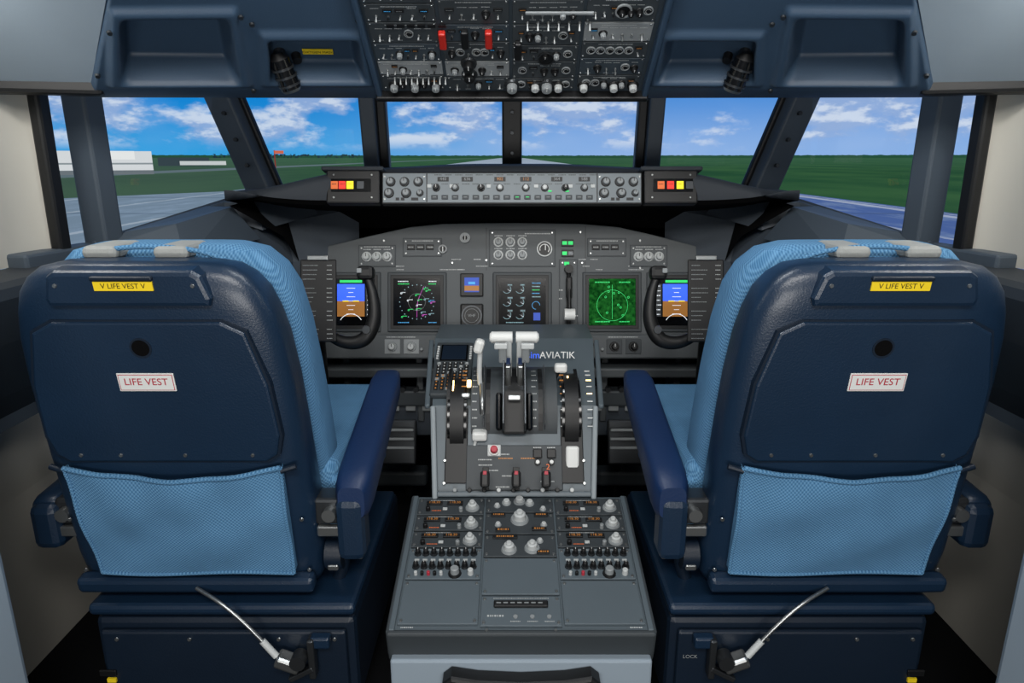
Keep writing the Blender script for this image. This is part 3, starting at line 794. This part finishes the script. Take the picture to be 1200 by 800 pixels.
# drum with slots
b.cone((-.098, 1.56, .60), (.098, 1.56, .60), .117, .117, 'panel_d', 64)
def onD(u, a): 
    p = (u, 1.56-.117*math.cos(a), .60+.117*math.sin(a)); return frame(p, X, (0, math.sin(a), math.cos(a)))
for k in range(9):
    a = .15+.16*k
    for u, w in ((-.075, .008), (-.03, .010), (.0, .03), (.03, .010), (.072, .008)):
        b.box((u, 0, .001), (w, .02, .002), 'black', 0, onD(u, a))
    for u in (-.058, .055): b.box((u, 0, .001), (.010, .0022, .002), 'e_dimamber' if k > 3 else 'offw', 0, onD(u, a))
    b.box((.086, 0, .001), (.012, .002, .002), 'lamp_warm' if k in (4, 6) else 'white', 0, onD(.086, a))
    legend(b, onD(-.09, a), 0, 0, .01, .003); legend(b, onD(.045, a), 0, 0, .01, .003)
# back-lit lever gates
b.box((-.052, 0, .004), (.010, .020, .006), 'lamp_warm', .002, onD(-.052, 1.0))
b.box((.062, 0, .003), (.004, .045, .006), 'lamp_warm', .001, onD(.062, 1.0)); b.box((.062, 0, .003), (.004, .02, .006), 'lamp_warm', .001, onD(.062, .62))
b.box((-.070, 0, .003), (.003, .03, .006), 'lamp_warm', .001, onD(-.07, .95))
b.box((.062, 0, .008), (.03, .010, .012), 'metal', .003, onD(.062, .8)); b.box((-.055, 0, .008), (.02, .012, .012), 'metal', .003, onD(-.055, .72))
for u in (-.012, .012): b.box((u, 0, .02), (.004, .17, .05), 'steel_d', .001, onD(u, .75))
for u in (-.034, .034): b.box((u, 0, .010), (.002, .15, .022), 'steel_d', .001, onD(u, .7))
b.box((0, 0, .006), (.055, .10, .014), 'black', .006, onD(0, .42)); 
for u in (-.017, .017): b.box((u, 0, .018), (.014, .085, .02), 'black_gloss', .005, onD(u, .42))
b.box((0, .03, .03), (.03, .012, .01), 'metal', .003, onD(0, .42))
# thrust levers
for s in (-1, 1):
    b.box((s*.014, 1.53, .735), (.017, .035, .15), 'offw', .004, rot=(.2, 0, 0))
    b.box((s*.014, 1.503, .70), (.014, .02, .10), 'metal', .003, rot=(.2, 0, 0))
    b.cone((s*.004, 1.51, .808), (s*.052, 1.51, .808), .0135, .0135, 'white', 18)
    b.cone((s*.050, 1.51, .808), (s*.056, 1.51, .808), .0135, .009, 'white', 18)
    b.box((s*.026, 1.492, .775), (.018, .018, .045), 'gray', .004, rot=(.3, 0, 0))
    b.box((s*.030, 1.482, .795), (.030, .012, .014), 'offw', .003)
    b.box((s*.014, 1.494, .75), (.010, .004, .03), 'navy_vinyl', .001, rot=(.2, 0, 0))
# speed brake lever
b.tube([(-.075, 1.50, .67), (-.080, 1.50, .72), (-.078, 1.50, .775)], .006, 'offw', 10); b.box((-.080, 1.50, .79), (.022, .026, .034), 'white', .008, rot=(0, .3, 0))
b.tube([(-.074, 1.47, .62), (-.072, 1.455, .66), (-.074, 1.50, .70)], .007, 'metal', 10)
b.box((-.078, 1.435, .60), (.034, .03, .022), 'white', .006)
b.tube([(-.085, 1.432, .60), (-.092, 1.425, .56), (-.09, 1.43, .53)], .004, 'offw', 8)
# flap lever
b.tube([(.088, 1.56, .68), (.100, 1.55, .705), (.106, 1.545, .72)], .006, 'steel_d', 10); b.box((.11, 1.54, .726), (.030, .020, .022), 'white', .006)
# quadrant lower panel
b.box((0, .055, .002), (.215, .10, .006), 'panel_d', .002, A_)
Az = A_ @ Matrix.Translation((0, 0, .006))
for u in (-.063, .004, .068):
    b.box((u, .03, .002), (.014, .05, .004), 'black', .001, Az)
    b.cone((u, .018, .0), (u, .026, .045), .007, .009, 'black', 12, Az); b.box((u, .022, .052), (.020, .034, .018), 'black', .005, Az); b.box((u, .034, .062), (.008, .008, .003), 'redtxt', .001, Az)
knob(b, Az, -.045, .093, .009, .02, 'redtxt', 'white'); b.box((-.045, .093, -.001), (.030, .026, .004), 'offw', .002, Az)
for u in (.052, .083): b.box((u, .085, .004), (.020, .020, .008), 'black', .002, Az); legend(b, Az, u, .099, .018, .0025)
for u in (.052, .083): knob(b, Az, u, .066, .005, .010, 'white', 'black')
for k in range(7): legend(b, Az, random.uniform(-.08, .08), .012+.012*k, .03, .0026)
b.text('2', (.075, .055, .004), .018, 'e_orange', Az)
for u in (-.02, .03): legend(b, Az, u, .075, .03, .003, 'e_dimamber')
b.box((0, -.004, .0), (.34, .012, .03), 'panel_ped', .003, A_)
for k in range(9): knob(b, A_ @ Matrix.Translation((0, 0, .012)), -.13+.032*k, .004, .005, .008, random.choice(['gray', 'black', 'offw']))
for s in (-1, 1):
    for v in (.02, .07): screw(b, Az, s*.155, v, .0035)
# CDU
Bz = Bf @ Matrix.Translation((-.150, .13, .004))
b.box((0, 0, .004), (.094, .215, .014), 'panel_d', .004, Bz)
b.box((0, .058, .012), (.068, .068, .002), 'black_gloss', 0, Bz)
b.box((0, .058, .0135), (.060, .060, .001), 'navy_dark', 0, Bz)
Bk = Bz @ Matrix.Translation((0, 0, .011))
for r in range(9):
    for c in range(6): b.box((-.034+.0136*c, .012-.0125*r, .001), (.0095, .0085, .004), 'gray' if (r+c) % 5 == 0 else 'black', .001, Bk); b.box((-.034+.0136*c, .012-.0125*r, .0035), (.003, .004, .0006), 'e_dimamber' if r > 3 else 'offw', 0, Bk)
for r in range(6):
    for s in (-1, 1): b.box((s*.041, .034+.010*r, .001), (.006, .005, .004), 'offw', .001, Bk)
# sign on the forward ledge
Ms = frame((.098, 1.64, .728), X, (0, .2, 1))
b.text('AVIATIK', (.010, 0, .002), .024, 'white', Ms, wscale=1.0); b.text('sim', (-.050, 0, .002), .024, 'e_blue', Ms)
b.done((.005, 0, 0))

# ------------------------------------------------------------ pilot seats
def seat(s):
    b = B('pilot_seat' if s < 0 else 'pilot_seat.001')
    cx = s*.563
    o = -s  # inboard direction sign
    def Yr(z): return .98+(1.066-z)*.162
    # shell loft
    lv = [(1.054, .09, .02), (1.052, .120, .032), (1.046, .146, .042), (1.031, .167, .05), (1.008, .184, .055), (.975, .196, .056), (.934, .205, .056), (.86, .212, .056),
          (.785, .215, .056), (.70, .217, .056), (.62, .219, .056), (.52, .221, .056), (.47, .217, .054), (.452, .208, .048), (.446, .19, .04)]
    ns = 56; vs = []
    for z, w, d in lv:
        for k in range(ns):
            a = 2*math.pi*k/ns; e = .42
            c_, s_ = math.cos(a), math.sin(a)
            x = w*math.copysign(abs(c_)**e, c_); y = d*math.copysign(abs(s_)**.5, s_)
            vs.append((cx+x, Yr(z)+.056+y, z))
    fs = [[i*ns+k, i*ns+(k+1) % ns, (i+1)*ns+(k+1) % ns, (i+1)*ns+k] for i in range(len(lv)-1) for k in range(ns)]
    b.add(vs, fs, 'navy', True)
    b.add(vs, [list(range(ns)), list(range((len(lv)-1)*ns, len(lv)*ns))[::-1]], 'navy')
    F = frame((cx, Yr(.75), .75), X, (0, -.162, 1))
    def pz(z): return (z-.75)*1.013
    # recessed-edge rear access panel
    hexp = [(-.130, pz(.966)), (.130, pz(.966)), (.165, pz(.948)), (.188, pz(.86)), (.194, pz(.77)), (.185, pz(.735)), (.165, pz(.722)), (-.165, pz(.722)), (-.185, pz(.735)), (-.194, pz(.77)), (-.188, pz(.86)), (-.165, pz(.948))]
    hexp = [(x*.97, y) for x, y in hexp]
    b.poly([(x*1.02, y+(.003 if y > .1 else -.003)) for x, y in hexp], -.015, .0012, 'navy_dark', 0, F)
    b.poly(hexp, -.015, .005, 'navy', .004, F)
    Fz = F @ Matrix.Translation((0, 0, .005))
    b.ring((0, pz(.925), 0), .0165, .0135, .001, 'navy_dark', 28, Fz); b.cone((0, pz(.925), -.004), (0, pz(.925), .0006), .0135, .0135, 'blackmatte', 28, Fz)
    for u, z in ((-.14, .735), (.14, .735), (-.075, .735), (.03, .735)): screw(b, Fz, u, pz(z), .0035)
    lu = .003*s
    b.box((lu, pz(.868), .001), (.088, .031, .002), 'white', .0008, Fz)
    b.box((lu, pz(.868), .0021), (.084, .027, .0004), 'redtxt', 0, Fz); b.box((lu, pz(.868), .0024), (.082, .025, .0004), 'white', 0, Fz)
    b.text('LIFE VEST', (lu, pz(.868)+.001, .003), .0165, 'redtxt', Fz)
    # head block
    b.poly([(-.118, pz(.992)), (.118, pz(.992)), (.122, pz(1.004)), (.112, pz(1.038)), (.10, pz(1.046)), (-.10, pz(1.046)), (-.112, pz(1.038)), (-.122, pz(1.004))], -.02, .010, 'navy', .007, F)
    Fh = F @ Matrix.Translation((0, 0, .010))
    b.box((0, pz(1.025), .001), (.086, .014, .002), 'yellow', 0, Fh); b.text('V LIFE VEST V', (0, pz(1.025), .0022), .011, 'black', Fh)
    for u in (-.10, .10): screw(b, Fh, u, pz(1.025), .0035)
    b.box((.0, pz(1.037), .0), (.09, .006, .012), 'navy_dark', .002, Fh)
    # lower rail and screws
    b.box((0, pz(.470), .004), (.42, .03, .03), 'navy', .008, F)
    for u in (-.20, .20): 
        for z in (.60, .49): screw(b, F @ Matrix.Translation((0, 0, -.004)), u, pz(z), .004)
    # fabric stowage pocket
    def pk(u, v):
        uu = o*.004-.178+.356*u; z = .498+(.712-.498)*v
        sag = -.018*math.sin(math.pi*u)*v**2
        bl = .012+.020*math.sin(math.pi*min(1, u))*(.35+.65*v)*math.sin(math.pi*(.12+.80*v)) + .003*math.sin(u*19+v*5)*v + .003*math.sin(u*7-v*9)
        return (uu*(1-.05*(1-v))+o*.006*(1-v), pz(z)+sag, bl)
    b.grid(pk, 48, 28, 'fabric', True, F)
    b.tube([pk(i/12, 1) for i in range(13)], .0045, 'fabric', 8, F, 3); b.tube([pk(i/12, 0) for i in range(13)], .0035, 'fabric', 8, F, 3)
    for q in (0, 1):
        b.tube([pk(q, i/8) for i in range(9)], .0035, 'fabric', 8, F, 2)
        b.add([pk(q, i/8) for i in range(9)]+[(pk(q, i/8)[0], pk(q, i/8)[1], -.01) for i in range(9)], [[i, i+1, 10+i, 9+i] for i in range(8)], 'fabric', True, F)
        t = pk(q, .97); b.tube([t, (t[0]+(q-.5)*.05, t[1]+.006, .002)], .005, 'navy_dark', 8, F)
    # back cushion with side bolsters (rounded loft)
    lv2 = [(1.070, .08, .02), (1.068, .12, .04), (1.058, .155, .055), (1.032, .182, .065), (.995, .199, .075), (.93, .210, .08), (.84, .217, .085), (.74, .222, .085), (.64, .225, .08), (.54, .225, .07)]
    vs = []
    for z, w, d in lv2:
        for k in range(ns):
            a = 2*math.pi*k/ns; c_, s_ = math.cos(a), math.sin(a)
            vs.append((cx+w*math.copysign(abs(c_)**.45, c_), Yr(z)+.158+d*math.copysign(abs(s_)**.6, s_), z))
    b.add(vs, [[i*ns+k, i*ns+(k+1) % ns, (i+1)*ns+(k+1) % ns, (i+1)*ns+k] for i in range(len(lv2)-1) for k in range(ns)], 'fabric', True)
    b.add(vs, [list(range(ns))], 'fabric')
    # sheepskin headrest ends
    for u in (-.075, .035): b.box((cx+s*u*-1, 1.095, 1.061), (.055, .09, .022), 'tan', .010, seg=3)
    b.tube([(cx-.15, 1.06, 1.035), (cx-.06, 1.06, 1.066), (cx+.06, 1.06, 1.066), (cx+.15, 1.06, 1.035)], .004, 'fabric', 8)
    # seat pan + cushion
    b.box((cx, 1.37, .53), (.44, .50, .14), 'navy_dark', .02)
    b.box((cx, 1.39, .615), (.49, .48, .10), 'fabric', .035, seg=4)
    b.box((cx+o*.235, 1.36, .56), (.035, .42, .15), 'fabric', .015, seg=3)
    b.box((cx-o*.225, 1.36, .56), (.035, .42, .15), 'fabric', .015, seg=3)
    # armrests: inboard pad slopes up forward, outboard one is a short stub
    for q in (o, -o):
        x = cx+q*(.283 if q == o else .262)
        if q == o: y0, y1, za, sl = 1.075, 1.48, .665, .085
        else: y0, y1, za, sl = 1.085, 1.24, .625, .01
        sec = []
        for t in [0, .04, .12, .3, .5, .7, .88, .97, 1]:
            y = y0+(y1-y0)*t; zt = za+sl*t; th = .085-.035*t; w = .033 if q == o else .026
            k = {0: .7, .04: .92, .97: .85, 1: .6}.get(t, 1)
            ring = []
            for i in range(20):
                a = 2*math.pi*i/20; c_, s_ = math.cos(a), math.sin(a)
                ring.append((x+w*k*math.copysign(abs(c_)**.5, c_), y, zt-th/2+th/2*k*math.copysign(abs(s_)**.5, s_)))
            sec.append(ring)
        vs = [p for r in sec for p in r]
        mm = 'navy_vinyl' if q == o else 'navy'
        b.add(vs, [[i*20+k, i*20+(k+1) % 20, (i+1)*20+(k+1) % 20, (i+1)*20+k] for i in range(8) for k in range(20)], mm, True)
        b.add(vs, [list(range(20)), list(range(160, 180))[::-1]], mm)
        # arm pivot housing
        b.box((x-q*.005, 1.10, .570 if q == o else .575), (.05, .06, .12 if q == o else .085), 'navy', .014)
        b.box((x-q*.045, 1.11, .60), (.05, .05, .05), 'steel_d', .006); b.cone((x-q*.04, 1.085, .60), (x-q*.04, 1.07, .60), .012, .012, 'metal', 16)
        b.box((x-q*.045, 1.085, .565), (.04, .012, .02), 'metal', .003)
        if q == o:
            b.cone((x-q*.03, 1.12, .50), (x-q*.06, 1.12, .50), .03, .03, 'navy_dark', 24)
            b.tube([(x-q*.04, 1.12, .52), (x-q*.035, 1.13, .48), (x-q*.05, 1.14, .43)], .012, 'navy_dark', 10)
            b.box((x-q*.045, 1.10, .485), (.02, .02, .012), 'metal', .003)
    # lap belt hanging by the inboard side
    xb = cx+o*.262
    b.grid(lambda u, v: (xb+.004*math.sin(v*5), 1.16+.045*u+.02*v, .62-.16*v), 3, 14, 'tan', True)
    b.box((xb+o*.005, 1.20, .465), (.012, .05, .035), 'metal', .004)
    # base box with lid lip and undercarriage
    b.box((cx+o*.045, 1.30, .31), (.47, .48, .19), 'navy_dark', .012)
    b.box((cx+o*.045, 1.27, .425), (.475, .44, .022), 'navy', .008)
    b.box((cx+o*.045, 1.052, .31), (.44, .012, .15), 'navy_dark', .005)
    b.box((cx, 1.25, .175), (.36, .4, .05), 'steel_d', .01)
    for u in (-.19, -.06, .1, .2): 
        for z in (.25, .37): screw(b, frame((cx+o*.045+u, 1.045, z), X, (0, 0, 1)), 0, 0, .004)
    # release cable and locking lever on the base
    cab = [(cx+o*.005, 1.055, .468), (cx+o*.05, 1.035, .455), (cx+o*.09, 1.026, .425), (cx+o*.125, 1.022, .385), (cx+o*.148, 1.02, .355)]
    b.tube(cab, .0035, 'metal', 8)
    b.tube(cab[3:], .006, 'offw', 10, None, 3)
    lx = cx+o*.168
    b.box((lx, 1.022, .342), (.045, .03, .022), 'metal', .005, rot=(0, o*.4, 0))
    b.cone((lx+o*.02, 1.03, .35), (lx+o*.02, 1.005, .35), .014, .014, 'steel_d', 18)
    b.box((lx+o*.04, 1.03, .345), (.012, .02, .08), 'steel_d', .003); b.box((lx+o*.02, 1.025, .315), (.05, .012, .01), 'steel_d', .002, rot=(0, -o*.5, 0))
    b.box((lx+o*.055, 1.035, .375), (.035, .02, .022), 'navy', .004)
    b.box((cx-o*.17, 1.043, .30), (.03, .004, .012), 'black', .001)
    b.box((cx-o*.165, 1.043, .285), (.016, .004, .008), 'yellow', 0)
    if s > 0: b.text('LOCK', (0, 0, 0), .010, 'gray', frame((cx+o*.242, 1.043, .335), X, (0, 0, 1)))
    b.done()
seat(-1); seat(1)

# ------------------------------------------------------------ lights
def area(name, loc, tgt, size, pw, col=(1, 1, 1)):
    l = bpy.data.lights.new(name, 'AREA'); l.energy = pw; l.shape = 'RECTANGLE'; l.size = size[0]; l.size_y = size[1]; l.color = col
    o = bpy.data.objects.new(name, l); bpy.context.collection.objects.link(o); o.location = loc
    o.rotation_euler = (Vector(tgt)-Vector(loc)).to_track_quat('-Z', 'Y').to_euler(); return o
area('cabin_ceiling_light', (0, -.5, 2.1), (0, 1.3, .8), (1.3, .4), 27, (1, .97, .93))
area('dome_light', (0, 1.0, 1.70), (0, 1.25, .4), (.5, .12), 3.6, (.95, .98, 1))
area('low_fill_light', (0, -.9, .8), (0, 1.8, 1.35), (1.0, .5), 17, (1, .98, .95))  # unseen fill lamp low behind the camera, added to brighten ceiling and liners
area('sidewall_fill_1', (-.86, 1.02, 1.50), (-.93, 1.15, .4), (.16, .08), 1.7, (1, .97, .92))  # unseen fill lamp, added to lift the dim lower side wall
area('sidewall_fill_2', (.86, 1.02, 1.50), (.93, 1.15, .4), (.16, .08), 1.7, (1, .97, .92))  # matching added fill for the right side wall, no fitting there
w = bpy.data.worlds.new('World'); sc.world = w; w.use_nodes = True
w.node_tree.nodes['Background'].inputs[0].default_value = (.8, .88, 1, 1); w.node_tree.nodes['Background'].inputs[1].default_value = .12

# ------------------------------------------------------------ camera
cd = bpy.data.cameras.new('camera'); cd.lens = 24; cd.sensor_width = 36; cd.clip_start = .05
co = bpy.data.objects.new('camera', cd); bpy.context.collection.objects.link(co)
co.location = (0, 0, 1.2); co.rotation_euler = (math.radians(90-14.9), 0, 0); sc.camera = co
